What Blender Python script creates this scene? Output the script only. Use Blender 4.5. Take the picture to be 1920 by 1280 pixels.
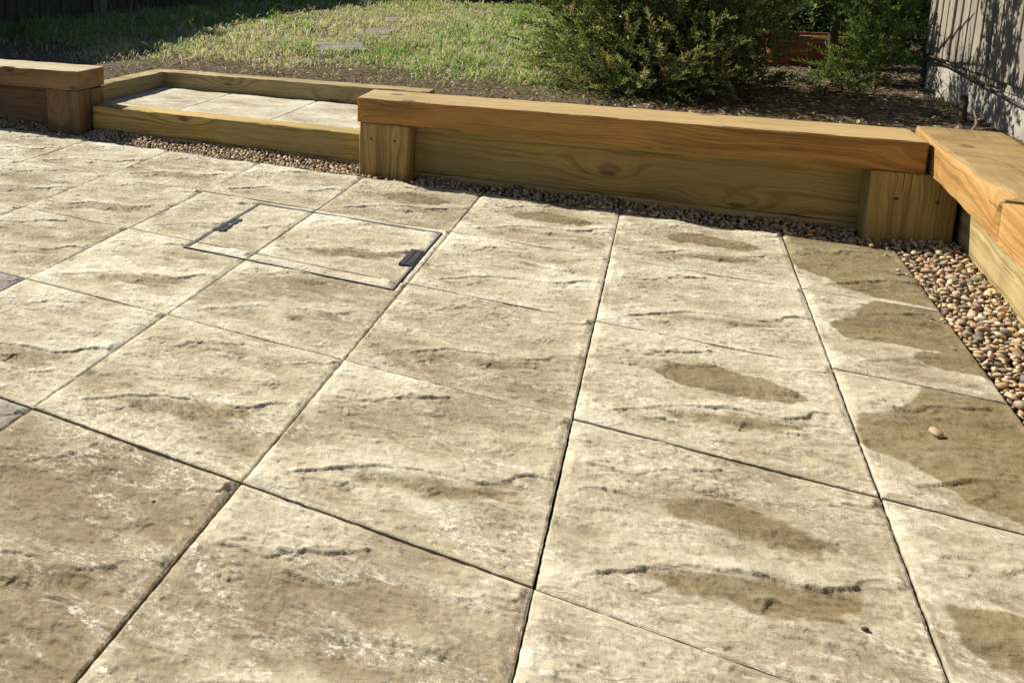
import bpy, bmesh, math, random
import numpy as np
from mathutils import Vector, Matrix

# ------------------------------------------------------------------ scene
for o in list(bpy.data.objects): bpy.data.objects.remove(o)
scn = bpy.context.scene
col = scn.collection
random.seed(7); RNG = np.random.default_rng(11)
R = math.radians

# camera (wide lens, off-centre crop -> lens shift)
cam_d = bpy.data.cameras.new('camera'); cam = bpy.data.objects.new('camera', cam_d); col.objects.link(cam)
CAM = Vector((-0.3447, -2.8049, 0.8351))
yaw, pitch, roll = -0.5004, 0.164, -0.0016
f_ = Vector((math.sin(yaw)*math.cos(pitch), math.cos(yaw)*math.cos(pitch), -math.sin(pitch)))
r_ = Vector((math.cos(yaw), -math.sin(yaw), 0)); u_ = r_.cross(f_)
r2 = r_*math.cos(roll)+u_*math.sin(roll); u2 = u_*math.cos(roll)-r_*math.sin(roll)
M = Matrix((r2, u2, -f_)).transposed().to_4x4(); M.translation = CAM
cam.matrix_world = M
cam_d.sensor_width = 36; cam_d.lens = 1469.8/1920*36
cam_d.shift_x = 503/1920; cam_d.shift_y = -472.4/1920
cam_d.clip_start = .05; cam_d.clip_end = 400
scn.camera = cam

# light
SUN = Vector((-1.12, 0.33, 1.0)).normalized()
el = math.asin(SUN.z); az = math.atan2(SUN.x, SUN.y)
w = bpy.data.worlds.new('World'); scn.world = w; w.use_nodes = True
nt = w.node_tree; sky = nt.nodes.new('ShaderNodeTexSky'); sky.sky_type = 'NISHITA'; sky.sun_disc = False
sky.sun_elevation = el; sky.sun_rotation = az % (2*math.pi); sky.air_density = 1.0; sky.dust_density = 0.7; sky.ozone_density = 1.0
nt.links.new(sky.outputs[0], nt.nodes['Background'].inputs[0]); nt.nodes['Background'].inputs[1].default_value = 0.05
sl = bpy.data.lights.new('sun', 'SUN'); sl.energy = 5.0; sl.angle = R(0.5); sl.color = (1, .93, .80)
so = bpy.data.objects.new('sun', sl); col.objects.link(so); so.location = (-6, 3, 8)
so.rotation_euler = (-SUN).to_track_quat('-Z', 'Y').to_euler()
scn.view_settings.view_transform = 'Standard'; scn.view_settings.look = 'None'
scn.view_settings.exposure = 0.77; scn.view_settings.gamma = 1

# ------------------------------------------------------------------ helpers
def tag(o, label=None, cat=None, group=None, kind=None):
    if label: o['label'] = label
    if cat: o['category'] = cat
    if group: o['group'] = group
    if kind: o['kind'] = kind
    return o
def obj(name, me, mat=None, parent=None):
    o = bpy.data.objects.new(name, me); col.objects.link(o)
    if mat is not None and me is not None and not me.materials: me.materials.append(mat)
    if parent is not None: o.parent = parent
    return o
def empty(name, loc=(0, 0, 0)):
    o = bpy.data.objects.new(name, None); col.objects.link(o); o.location = loc; o.empty_display_size = .1
    return o
def npmesh(name, V, F, smooth=True, attrs=None, colors=None, fsmooth=None):
    """V (n,3); F list of arrays (m,k) of equal k each"""
    me = bpy.data.meshes.new(name)
    V = np.asarray(V, np.float32); Fs = F if isinstance(F, list) else [F]
    Fs = [np.asarray(a, np.int32) for a in Fs if len(a)]
    me.vertices.add(len(V)); me.vertices.foreach_set('co', V.ravel())
    nl = sum(a.size for a in Fs); npol = sum(len(a) for a in Fs)
    me.loops.add(nl); me.loops.foreach_set('vertex_index', np.concatenate([a.ravel() for a in Fs]))
    tot = np.concatenate([np.full(len(a), a.shape[1], np.int32) for a in Fs])
    st = np.concatenate([[0], np.cumsum(tot)[:-1]]).astype(np.int32)
    me.polygons.add(npol); me.polygons.foreach_set('loop_start', st); me.polygons.foreach_set('loop_total', tot)
    me.polygons.foreach_set('use_smooth', np.full(npol, bool(smooth)) if fsmooth is None else fsmooth)
    for k, a in (attrs or {}).items():
        at = me.attributes.new(k, 'FLOAT', 'POINT'); at.data.foreach_set('value', np.asarray(a, np.float32))
    for k, a in (colors or {}).items():
        at = me.attributes.new(k, 'FLOAT_COLOR', 'POINT')
        c4 = np.ones((len(V), 4), np.float32); c4[:, :3] = a; at.data.foreach_set('color', c4.ravel())
    me.update(); me.validate()
    return me
def _hash(ix, iy, s):
    h = (ix.astype(np.int64)*374761393 + iy.astype(np.int64)*668265263 + s*1442695041) & 0xffffffff
    h = ((h ^ (h >> 13))*1274126177) & 0xffffffff
    return ((h ^ (h >> 16)) & 0xffff)/65535.0
def vnoise(x, y, s=0):
    ix = np.floor(x); iy = np.floor(y); fx = x-ix; fy = y-iy
    fx = fx*fx*fx*(fx*(fx*6-15)+10); fy = fy*fy*fy*(fy*(fy*6-15)+10)
    a = _hash(ix, iy, s); b = _hash(ix+1, iy, s); c = _hash(ix, iy+1, s); d = _hash(ix+1, iy+1, s)
    return (a*(1-fx)+b*fx)*(1-fy)+(c*(1-fx)+d*fx)*fy
def fbm(x, y, s=0, n=5, g=.5):
    t = 0; a = 1; q = 0
    for i in range(n):
        t = t+a*vnoise(x*2**i+i*17.3, y*2**i+i*9.1, s+i); q += a; a *= g
    return t/q
def sst(a, b, x):
    t = np.clip((x-a)/(b-a), 0, 1); return t*t*(3-2*t)

# node mini-language
class NT:
    def __init__(s, name):
        s.m = bpy.data.materials.new(name); s.m.use_nodes = True; s.t = s.m.node_tree
        s.b = s.t.nodes['Principled BSDF']; s.out = s.t.nodes['Material Output']
    def n(s, typ, ins=None, **kw):
        nd = s.t.nodes.new(typ)
        for k, v in kw.items(): setattr(nd, k, v)
        for k, v in (ins or {}).items(): s.put(nd.inputs[k], v)
        return nd
    def put(s, sock, v):
        if isinstance(v, bpy.types.NodeSocket): s.t.links.new(v, sock)
        elif isinstance(v, bpy.types.Node): s.t.links.new(v.outputs[0], sock)
        else:
            if isinstance(v, (tuple, list)) and len(v) == 3 and sock.type == 'RGBA': v = (*v, 1)
            sock.default_value = v
    def math(s, op, a, b=0.0, c=0.0, clamp=False):
        nd = s.n('ShaderNodeMath', operation=op, use_clamp=clamp)
        s.put(nd.inputs[0], a); s.put(nd.inputs[1], b); s.put(nd.inputs[2], c); return nd.outputs[0]
    def vm(s, op, a, b=(0, 0, 0)):
        nd = s.n('ShaderNodeVectorMath', operation=op); s.put(nd.inputs[0], a); s.put(nd.inputs[1], b); return nd.outputs[0]
    def noise(s, vec, scale, detail=4, rough=.55, dist=0.0):
        nd = s.n('ShaderNodeTexNoise', {'Vector': vec, 'Scale': scale, 'Detail': detail, 'Roughness': rough, 'Distortion': dist}); return nd.outputs[0]
    def mr(s, v, a, b, c=0.0, d=1.0, smooth=True):
        nd = s.n('ShaderNodeMapRange', interpolation_type='SMOOTHSTEP' if smooth else 'LINEAR')
        for k, x in zip(('Value', 'From Min', 'From Max', 'To Min', 'To Max'), (v, a, b, c, d)): s.put(nd.inputs[k], x)
        return nd.outputs[0]
    def mix(s, fac, a, b, mode='MIX'):
        nd = s.n('ShaderNodeMix', data_type='RGBA', blend_type=mode); s.put(nd.inputs[0], fac)
        s.put(nd.inputs[6], a); s.put(nd.inputs[7], b); return nd.outputs[2]
    def ramp(s, v, stops):
        nd = s.n('ShaderNodeValToRGB', {0: v}); e = nd.color_ramp.elements
        while len(e) < len(stops): e.new(.5)
        for x, (p, c) in zip(e, stops): x.position = p; x.color = (*c, 1)
        return nd.outputs[0]
    def attr(s, name, t='GEOMETRY', out='Fac'):
        return s.n('ShaderNodeAttribute', attribute_name=name, attribute_type=t).outputs[out]
    def obj_co(s): return s.n('ShaderNodeTexCoord').outputs['Object']
    def rnd(s): return s.n('ShaderNodeObjectInfo').outputs['Random']
    def scale(s, v, k): return s.vm('MULTIPLY', v, k)
    def bump(s, h, strength, dist, prev=None):
        nd = s.n('ShaderNodeBump', {'Strength': strength, 'Distance': dist, 'Height': h})
        if prev is not None: s.put(nd.inputs['Normal'], prev)
        return nd.outputs[0]
    def fin(s, colr, rough=.8, normal=None, spec=None, **kw):
        s.put(s.b.inputs['Base Color'], colr); s.put(s.b.inputs['Roughness'], rough)
        if normal is not None: s.put(s.b.inputs['Normal'], normal)
        if spec is not None: s.put(s.b.inputs['Specular IOR Level'], spec)
        for k, v in kw.items(): s.put(s.b.inputs[k], v)
        return s.m

# ------------------------------------------------------------------ materials
def mat_slab():
    t = NT('riven_concrete')
    co = t.obj_co(); rnd = t.rnd()
    off = t.n('ShaderNodeCombineXYZ', {0: t.math('MULTIPLY', rnd, 37.0), 1: t.math('MULTIPLY', rnd, 71.3), 2: rnd}).outputs[0]
    p = t.vm('ADD', co, off)
    tone = t.attr('tone', 'OBJECT'); wet1 = t.attr('wet_shade1', 'OBJECT'); wet_shade2 = t.attr('wet_shade2', 'OBJECT'); grey = t.attr('grey', 'OBJECT')
    hgt = t.attr('hgt'); lens = t.attr('lens'); hol = t.attr('hol'); edge = t.attr('edge')
    big = t.noise(t.scale(p, (2.6, 5.2, 1)), 1.0, 4, .52, .6)
    mid = t.noise(t.scale(p, (11, 26, 1)), 1.0, 5, .66, .9)
    fine = t.noise(p, 140, 4, .72)
    veryfine = t.noise(p, 420, 3, .7)
    fac = t.math('ADD', t.math('MULTIPLY', big, 1.65), t.math('MULTIPLY', mid, .9))
    fac = t.math('ADD', fac, t.math('MULTIPLY', hgt, .34))
    fac = t.math('ADD', fac, t.math('MULTIPLY', tone, .44))
    fac = t.math('ADD', fac, t.math('MULTIPLY', edge, .16))
    fac = t.math('ADD', fac, t.math('MULTIPLY', t.math('SUBTRACT', fine, .5), .55))
    c = t.ramp(t.mr(fac, .68, 1.98, 0, 1, False), [(0, (.190, .146, .084)), (.25, (.262, .213, .134)), (.45, (.335, .289, .193)), (.65, (.408, .365, .258)), (.86, (.482, .446, .334)), (1, (.56, .535, .435))])
    # lime bloom: crisp pale flecks in drifts
    drift = t.mr(t.noise(t.scale(t.vm('ADD', p, (3.3, 8.1, 0)), (5, 11, 1)), 1.0, 4, .6, 1.0), .45, .62)
    fl = t.noise(t.scale(p, (52, 90, 1)), 1.0, 5, .74, 1.1)
    vn = t.noise(t.scale(p, (40, 62, 1)), 1.0, 5, .68, .6)
    vein = t.math('MULTIPLY', t.mr(t.math('ABSOLUTE', t.math('SUBTRACT', vn, .5)), 0.0, .030, 1, 0), t.mr(fine, .35, .6, .3, 1))
    fleck = t.math('MULTIPLY', t.math('MAXIMUM', t.mr(fl, .52, .60), t.math('MULTIPLY', vein, .8)), drift)
    fleck2 = t.math('MULTIPLY', t.mr(t.noise(t.scale(p, (30, 60, 1)), 1.0, 5, .72, 1.2), .58, .64), t.mr(edge, .2, .8, .25, 1))
    fleck = t.math('MAXIMUM', t.math('MULTIPLY', fleck, .66), t.math('MULTIPLY', fleck2, .50))
    c = t.mix(fleck, c, (.70, .675, .58))
    # fine aggregate
    sp = t.mr(veryfine, .34, .44, 1, 0)
    c = t.mix(t.math('MULTIPLY', sp, .30), c, (.20, .15, .09))
    dk = t.mr(t.noise(p, 55, 2, .5), .19, .23, 1, 0)
    c = t.mix(t.math('MULTIPLY', dk, .7), c, (.10, .075, .045))
    gcol = t.mix(t.mr(grey, .45, .75), t.mix(mid, (.25, .225, .185), (.42, .395, .335)), t.mix(mid, (.13, .115, .11), (.28, .255, .24)))
    c = t.mix(grey, c, gcol)
    # damp in the lens hollow; second hollow's darkening also paints shade under its ridge
    wob = t.math('MULTIPLY', t.math('SUBTRACT', t.noise(p, 34, 4, .6), .5), .05)
    a = t.math('ADD', t.math('ADD', lens, wob), t.math('MULTIPLY', t.math('SUBTRACT', wet1, 1.0), .12))
    w1 = t.math('MULTIPLY', t.mr(t.math('DIVIDE', a, t.mr(wet1, .7, 1.05, .022, .007, False)), -1.0, 1.0), .93)
    b2 = t.math('ADD', t.math('ADD', hol, t.math('MULTIPLY', wob, 1.6)), t.math('MULTIPLY', t.math('SUBTRACT', wet_shade2, 1.0), .12))
    w2 = t.math('MULTIPLY', t.mr(b2, -.030, .018), .92)
    wet_shade = t.math('MAXIMUM', w1, w2)
    damp = t.mix(t.mr(mid, .3, .7, .42, .68), c, t.mix(big, (.30, .225, .10), (.385, .295, .14)))
    c = t.mix(wet_shade, c, t.mix(1.0, damp, t.mix(fine, (.42, .40, .36), (.58, .55, .49)), 'MULTIPLY'))
    n1 = t.bump(t.noise(p, 95, 3, .72), .46, .004)
    n2 = t.bump(t.noise(t.scale(p, (16, 40, 1)), 1.0, 4, .70, 1.0), .66, .008, n1)
    n3 = n2
    return t.fin(c, t.mr(wet_shade, 0, 1, .88, .62), n3, .3)

def mat_wood(name, light, mid, dark, sap=None, ringw=.010, green=None, rough=.60, knot=1.0, weather=0.0, rings=.62, top=None, tz=.09, topring=.4):
    t = NT(name)
    co = t.obj_co(); rnd = t.rnd()
    px = t.n('ShaderNodeCombineXYZ', {0: t.math('MULTIPLY', rnd, 23.0), 1: 0.0, 2: 0.0}).outputs[0]
    p = t.vm('ADD', co, px)
    wob = t.n('ShaderNodeTexNoise', {'Vector': t.scale(p, (2.2, 7, 7)), 'Scale': 1.0, 'Detail': 3.0, 'Roughness': .5}).outputs[1]
    wv = t.scale(t.vm('SUBTRACT', wob, (.5, .5, .5)), (0, .075, .075))
    # knots: cells stretched along the grain
    sk = t.n('ShaderNodeSeparateXYZ', {0: p})
    kv = t.n('ShaderNodeCombineXYZ', {0: t.math('MULTIPLY', sk.outputs[0], 1.55), 1: t.math('ADD', t.math('MULTIPLY', sk.outputs[1], 2.6), t.math('MULTIPLY', sk.outputs[2], 4.6)), 2: 0.0}).outputs[0]
    vor = t.n('ShaderNodeTexVoronoi', {'Vector': kv, 'Scale': 1.0, 'Randomness': 1.0}, feature='F1', voronoi_dimensions='2D')
    kd = vor.outputs['Distance']
    kn = t.math('MULTIPLY', t.mr(kd, 0.0, .34, 1, 0), .055*knot)
    q = t.vm('ADD', p, wv)
    s = t.n('ShaderNodeSeparateXYZ', {0: q})
    dy = t.math('SUBTRACT', s.outputs[1], t.mr(rnd, 0, 1, -.09, .09, False))
    dz = t.math('ADD', s.outputs[2], t.mr(t.math('FRACT', t.math('MULTIPLY', rnd, 7.13)), 0, 1, .05, .11, False))
    r = t.math('SQRT', t.math('ADD', t.math('MULTIPLY', dy, dy), t.math('MULTIPLY', dz, dz)))
    r = t.math('ADD', r, kn)
    sxp = t.n('ShaderNodeSeparateXYZ', {0: p}).outputs[0]
    rv = t.n('ShaderNodeCombineXYZ', {0: t.math('MULTIPLY', sxp, .9), 1: t.math('MULTIPLY', r, 1.35/ringw), 2: 0.0}).outputs[0]
    ring = t.mr(t.noise(rv, 1.0, 3, .55), .44, .64)
    fib = t.noise(t.scale(p, (7, 260, 260)), 1.0, 4, .6)
    blo = t.noise(t.scale(p, (2.5, 9, 9)), 1.0, 5, .6)
    c = t.mix(t.mr(blo, .3, .72), light, mid)
    c = t.mix(t.math('MULTIPLY', t.math('MULTIPLY', ring, t.mr(blo, .25, .6, .45, 1)), rings), c, dark)
    if top:  # separate top-face colour; on paler caps it paints in sun-against-shade contrast
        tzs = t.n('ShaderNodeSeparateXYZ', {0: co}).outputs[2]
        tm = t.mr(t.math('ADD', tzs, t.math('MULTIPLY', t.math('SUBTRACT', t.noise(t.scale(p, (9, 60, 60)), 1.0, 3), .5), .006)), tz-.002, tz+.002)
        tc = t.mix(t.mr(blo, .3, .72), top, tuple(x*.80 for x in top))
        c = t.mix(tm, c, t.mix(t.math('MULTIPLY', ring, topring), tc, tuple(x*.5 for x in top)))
    if sap:
        sz = t.n('ShaderNodeSeparateXYZ', {0: co}).outputs[2]
        m = t.mr(t.math('ADD', sz, t.math('MULTIPLY', t.noise(t.scale(p, (3, 20, 20)), 1.0), .03)), .176, .182)
        c = t.mix(t.math('MULTIPLY', m, .75), c, sap)
    if green:
        c = t.mix(t.mr(t.noise(t.scale(p, (1.3, 6, 6)), 1.0, 5, .6), .42, .66, 0, .65), c, green)
    c = t.mix(t.mr(fib, .30, .70, .42, 0, False), c, dark)
    kc = t.math('MULTIPLY', t.mr(kd, .030, .056, 1, 0), t.mr(fib, .3, .7, .55, 1))
    c = t.mix(t.math('MULTIPLY', kc, .85*min(knot, 1)), c, tuple(x*.5 for x in dark))
    chk = t.mr(t.noise(t.scale(p, (3.0, 120, 120)), 1.0, 2, .5), .27, .31, 1, 0)
    c = t.mix(t.math('MULTIPLY', chk, .75), c, tuple(x*.35 for x in dark))
    if weather:
        st = t.noise(t.scale(p, (1.2, 30, 30)), 1.0, 5, .65)
        c = t.mix(t.mr(st, .38, .68, 0, weather), c, (.10, .09, .075))
    c = t.mix(1.0, c, t.mix(t.math('FRACT', t.math('MULTIPLY', rnd, 3.7)), (.92, .92, .92), (1.07, 1.06, 1.05)), 'MULTIPLY')
    h = t.math('SUBTRACT', t.math('MULTIPLY', fib, .6), t.math('MULTIPLY', ring, .55))
    h = t.math('SUBTRACT', h, t.math('MULTIPLY', chk, 1.5))
    n = t.bump(h, .5, .0016)
    n = t.bump(blo, .3, .004, n)
    return t.fin(c, rough, n, .3)

def mat_noise(name, c1, c2, scale, rough=.9, bump=.5, dist=.01, detail=6, c3=None, spec=.3, stretch=(1, 1, 1)):
    t = NT(name); p = t.vm('ADD', t.obj_co(), t.n('ShaderNodeCombineXYZ', {0: t.math('MULTIPLY', t.rnd(), 13.0)}).outputs[0])
    p = t.scale(p, stretch)
    n = t.noise(p, scale, detail, .65, .3)
    c = t.mix(t.mr(n, .3, .7), c1, c2)
    if c3: c = t.mix(t.mr(t.noise(p, scale*5, 4, .6), .52, .66), c, c3)
    return t.fin(c, rough, t.bump(t.noise(p, scale*4, 8, .7), bump, dist), spec)

def mat_attr(name, attr, rough=.7, transl=0.0, spec=.3, bump=0, gain=1.0):
    t = NT(name); c = t.attr(attr, 'GEOMETRY', 'Color')
    nrm = t.bump(t.noise(t.obj_co(), 300, 4, .6), bump, .002) if bump else None
    m = t.fin(c, rough, nrm, spec)
    if transl:
        tr = t.n('ShaderNodeBsdfTranslucent', {'Color': t.mix(1.0, c, (1.25, 1.35, .7), 'MULTIPLY')})
        mx = t.n('ShaderNodeMixShader', {0: transl}); t.t.links.new(t.b.outputs[0], mx.inputs[1]); t.t.links.new(tr.outputs[0], mx.inputs[2])
        t.t.links.new(mx.outputs[0], t.out.inputs[0])
    return m

PEB = [(0, (.075, .055, .044)), (.12, (.19, .14, .10)), (.28, (.40, .285, .15)), (.44, (.54, .42, .25)), (.58, (.29, .17, .09)), (.72, (.60, .51, .36)), (.86, (.44, .255, .11)), (1, (.16, .12, .095))]
def mat_pebble(name, per_object):
    t = NT(name); co = t.obj_co()
    v = t.rnd() if per_object else t.attr('rv')
    if per_object: co = t.vm('ADD', co, t.n('ShaderNodeCombineXYZ', {0: t.math('MULTIPLY', v, 9.0)}).outputs[0])
    c = t.ramp(v, PEB)
    n = t.noise(co, 110, 5, .6)
    c = t.mix(t.mr(n, .35, .7, 0, .45), c, t.mix(.5, c, (.72, .64, .50)))
    c = t.mix(t.mr(t.noise(co, 420, 3, .6), .35, .5, .45, 0), c, (.12, .085, .06))
    return t.fin(c, .62, t.bump(n, .35, .002), .4)

MAT = {}
MAT['slab'] = mat_slab()
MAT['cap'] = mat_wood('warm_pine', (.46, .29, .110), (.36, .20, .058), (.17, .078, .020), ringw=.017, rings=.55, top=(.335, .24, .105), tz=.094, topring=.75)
MAT['capbright'] = mat_wood('cap_pine', (.52, .295, .082), (.375, .19, .046), (.14, .058, .013), knot=1.0, ringw=.013, rings=.7, top=(.54, .40, .19), tz=.0935)  # pale top over darker front: sunlit top and shaded side put into colour
MAT['board'] = mat_wood('treated_pine', (.55, .395, .135), (.43, .295, .090), (.145, .085, .022), sap=(.62, .47, .185), green=(.34, .28, .11), ringw=.020, rings=.85, knot=1.3)
MAT['post'] = mat_wood('post_pine', (.50, .355, .130), (.39, .255, .080), (.155, .09, .024), ringw=.013, rings=.8, knot=0)
MAT['pale'] = mat_wood('pale_pine', (.47, .385, .20), (.37, .285, .125), (.15, .10, .038), green=(.28, .245, .12), ringw=.017, rings=.75)
MAT['aged'] = mat_wood('aged_pine', (.31, .18, .073), (.22, .12, .045), (.085, .042, .016), weather=.45)
MAT['capold'] = mat_wood('old_cap_pine', (.36, .225, .095), (.27, .15, .056), (.10, .05, .019), weather=.30, ringw=.013, top=(.56, .48, .28), tz=.0915)  # top painted paler than the sides to deepen the sunlit look
MAT['fence_grey'] = mat_wood('weathered_fence', (.36, .325, .265), (.28, .25, .20), (.14, .12, .095), ringw=.007, rough=.9, weather=.35, knot=.8)
MAT['fence_dark'] = mat_wood('stained_fence', (.075, .055, .045), (.055, .042, .036), (.028, .022, .02), rough=.85, weather=.3)
MAT['fence_mid'] = mat_wood('rail_wood', (.22, .18, .13), (.17, .135, .10), (.08, .065, .05), rough=.9, weather=.3)
MAT['concrete'] = mat_noise('concrete', (.36, .34, .30), (.25, .235, .205), 9, .95, .5, .01, 7, (.17, .16, .14))
MAT['stone'] = mat_noise('grey_stone', (.22, .20, .175), (.15, .135, .12), 8, .9, .5, .01, 7, (.27, .25, .22))
MAT['bed'] = mat_noise('damp_sand', (.055, .042, .030), (.035, .028, .022), 30, .95, .5, .01)
MAT['grout'] = mat_noise('jointing_sand', (.075, .056, .038), (.035, .027, .019), 60, .95, .5, .006)
MAT['terracotta'] = mat_noise('terracotta', (.24, .085, .042), (.17, .058, .030), 7, .85, .3, .004, 6, (.27, .14, .09))
MAT['bark'] = mat_noise('bark', (.12, .085, .05), (.06, .042, .028), 14, .95, .8, .01, 7, None, .2, (3, 3, .6))
MAT['black'] = mat_noise('black_plastic', (.030, .032, .036), (.05, .052, .058), 40, .55, .3, .002)
MAT['metal'] = mat_noise('galvanised_edge', (.060, .056, .050), (.030, .028, .026), 60, .6, .2, .001)
MAT['rim'] = mat_noise('zinc_rim', (.36, .35, .33), (.22, .21, .20), 60, .5, .2, .001)
MAT['darkgap'] = mat_noise('dark_gap', (.020, .017, .014), (.012, .010, .009), 60, .95, .2, .002)
MAT['screw'] = mat_noise('dark_screw', (.05, .04, .03), (.09, .075, .055), 200, .5, .2, .001)
MAT['pebble'] = mat_pebble('pebble_stone', True); MAT['pebbles'] = mat_pebble('pebble_mix', False)
MAT['grass'] = mat_attr('grass_blades', 'gc', .55, .35, .3)
MAT['leaf'] = mat_attr('leaves', 'lc', .55, .42, .25)
MAT['litter'] = mat_attr('litter_mix', 'lc', .85, .1, .2)
MAT['pot'] = mat_noise('pale_glaze', (.62, .62, .66), (.50, .50, .55), 6, .5, .1, .002)

def mat_earth():
    t = NT('lawn_earth'); p = t.obj_co(); s = t.n('ShaderNodeSeparateXYZ', {0: p})
    n = t.noise(p, 6, 8, .65, .4); f = t.noise(p, 70, 8, .7)
    soil = t.mix(t.mr(f, .3, .7), (.050, .036, .024), (.185, .140, .095))
    chip = t.mr(t.noise(p, 160, 3, .6), .56, .66)
    soil = t.mix(t.math('MULTIPLY', chip, .6), soil, (.33, .26, .18))
    turf = t.mix(t.mr(f, .3, .7), (.05, .046, .024), (.20, .17, .09))
    m = t.mr(t.math('ADD', t.attr('turf'), t.math('MULTIPLY', t.math('SUBTRACT', n, .5), .8)), .35, .6)
    c = t.mix(m, soil, turf)
    return t.fin(c, .95, t.bump(t.noise(p, 45, 9, .72), .9, .03), .15)
MAT['earth'] = mat_earth()

# ------------------------------------------------------------------ geometry of the riven slab mould
S = .45
RIDGE1 = np.array([(.04, .315), (.10, .305), (.165, .297), (.235, .292), (.28, .245), (.41, .175), (.48, .125), (.55, .075)])
RIDGE2 = np.array([(.10, .885), (.24, .785), (.32, .735), (.39, .70), (.55, .635), (.69, .612), (.755, .605), (.82, .56), (.885, .495), (.926, .474), (1.01, .458)])
LENS = np.array([(.286, .401), (.33, .335), (.398, .285), (.527, .231), (.69, .276), (.79, .325), (.873, .387), (.79, .464), (.635, .482), (.458, .468), (.40, .485), (.334, .465)])
HOL = np.array([(.30, .765), (.43, .71), (.56, .652), (.69, .625), (.80, .60), (.86, .53), (.83, .66), (.75, .73), (.62, .79), (.515, .77), (.40, .80)])
def sdf_poly(u, v, P):
    d = np.full(u.shape, 9.0); ins = np.zeros(u.shape, bool)
    for (x1, y1), (x2, y2) in zip(P, np.roll(P, -1, 0)):
        ex, ey = x2-x1, y2-y1
        t = np.clip(((u-x1)*ex+(v-y1)*ey)/(ex*ex+ey*ey+1e-9), 0, 1)
        d = np.minimum(d, np.hypot(u-x1-t*ex, v-y1-t*ey))
        c = (y1 > v) != (y2 > v)
        ins ^= c & (u < (x2-x1)*(v-y1)/(y2-y1+1e-12)+x1)
    return np.where(ins, d, -d)
_rr = np.random.default_rng(3)
MINOR = []
for k in range(34):
    x0 = _rr.uniform(-.05, .9); y0 = _rr.uniform(.03, .99); L = _rr.uniform(.08, .38); sl_ = _rr.normal(-.22, .16)
    n_ = 7; xs = np.linspace(x0, x0+L, n_); ys = y0+sl_*(xs-x0)+_rr.normal(0, .012, n_)
    MINOR.append((np.stack([xs, ys], 1), _rr.uniform(.0006, .0018)*(1 if _rr.random() < .8 else -1)))
def ridge(u, v, P, A, w=.006, L=.07):
    fv = np.interp(u, P[:, 0], P[:, 1]); win = sst(P[0, 0], P[0, 0]+.05, u)*(1-sst(P[-1, 0]-.05, P[-1, 0], u))
    d = fv-v
    return A*win*sst(-w, w, d)*np.exp(-np.maximum(d, 0)/L)
def mould(u, v, seed):
    j = .010*(fbm(u*14, v*14, 91, 3)-.5); k = .010*(fbm(u*14+40, v*14, 92, 3)-.5)
    uu, vv = u+j*2, v+k*2
    h = .0050*(fbm(uu*2.2, vv*4.2, 5, 4)-.5)
    am = .25+1.3*fbm(u*6+seed*3.7, v*3+seed*1.9, 93, 3)
    h += am*(ridge(uu, vv, RIDGE1, .0038, .0046, .07)+ridge(uu, vv, RIDGE2, .0040, .0054, .10))
    t2 = fbm(uu*6.5+seed*.63, vv*19+seed*.41, 23, 4)*8; q2 = np.floor(t2); h += .00095*(q2+sst(.0, .14, t2-q2))-.0038
    r3 = np.random.default_rng(500+seed)
    for _ in range(12):
        x0 = r3.uniform(-.05, .85); y0 = r3.uniform(.04, .97); L = r3.uniform(.10, .35); xs = np.linspace(x0, x0+L, 6)
        h += ridge(uu, vv, np.stack([xs, y0+r3.normal(-.12, .16)*(xs-x0)+r3.normal(0, .012, 6)], 1), r3.uniform(.0010, .0026), .0038, .035)
    for P, A in MINOR: h += am*ridge(uu, vv, P, A*1.6, .0038, .035)
    t = fbm(uu*3.2+3, vv*8.5+1, 21, 5)*9; q = np.floor(t); h += .0015*(q+sst(.0, .10, t-q))-.0068
    h += .0026*(fbm(u*9, v*22, 31+seed, 5)-.5)+.0018*(fbm(u*34, v*60, 51+seed, 4)-.5)
    le = sdf_poly(uu, vv, LENS); ho = sdf_poly(uu, vv, HOL)
    h -= .0030*sst(-.05, .08, le)+.0028*sst(-.04, .07, ho)
    return h, le, ho

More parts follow.
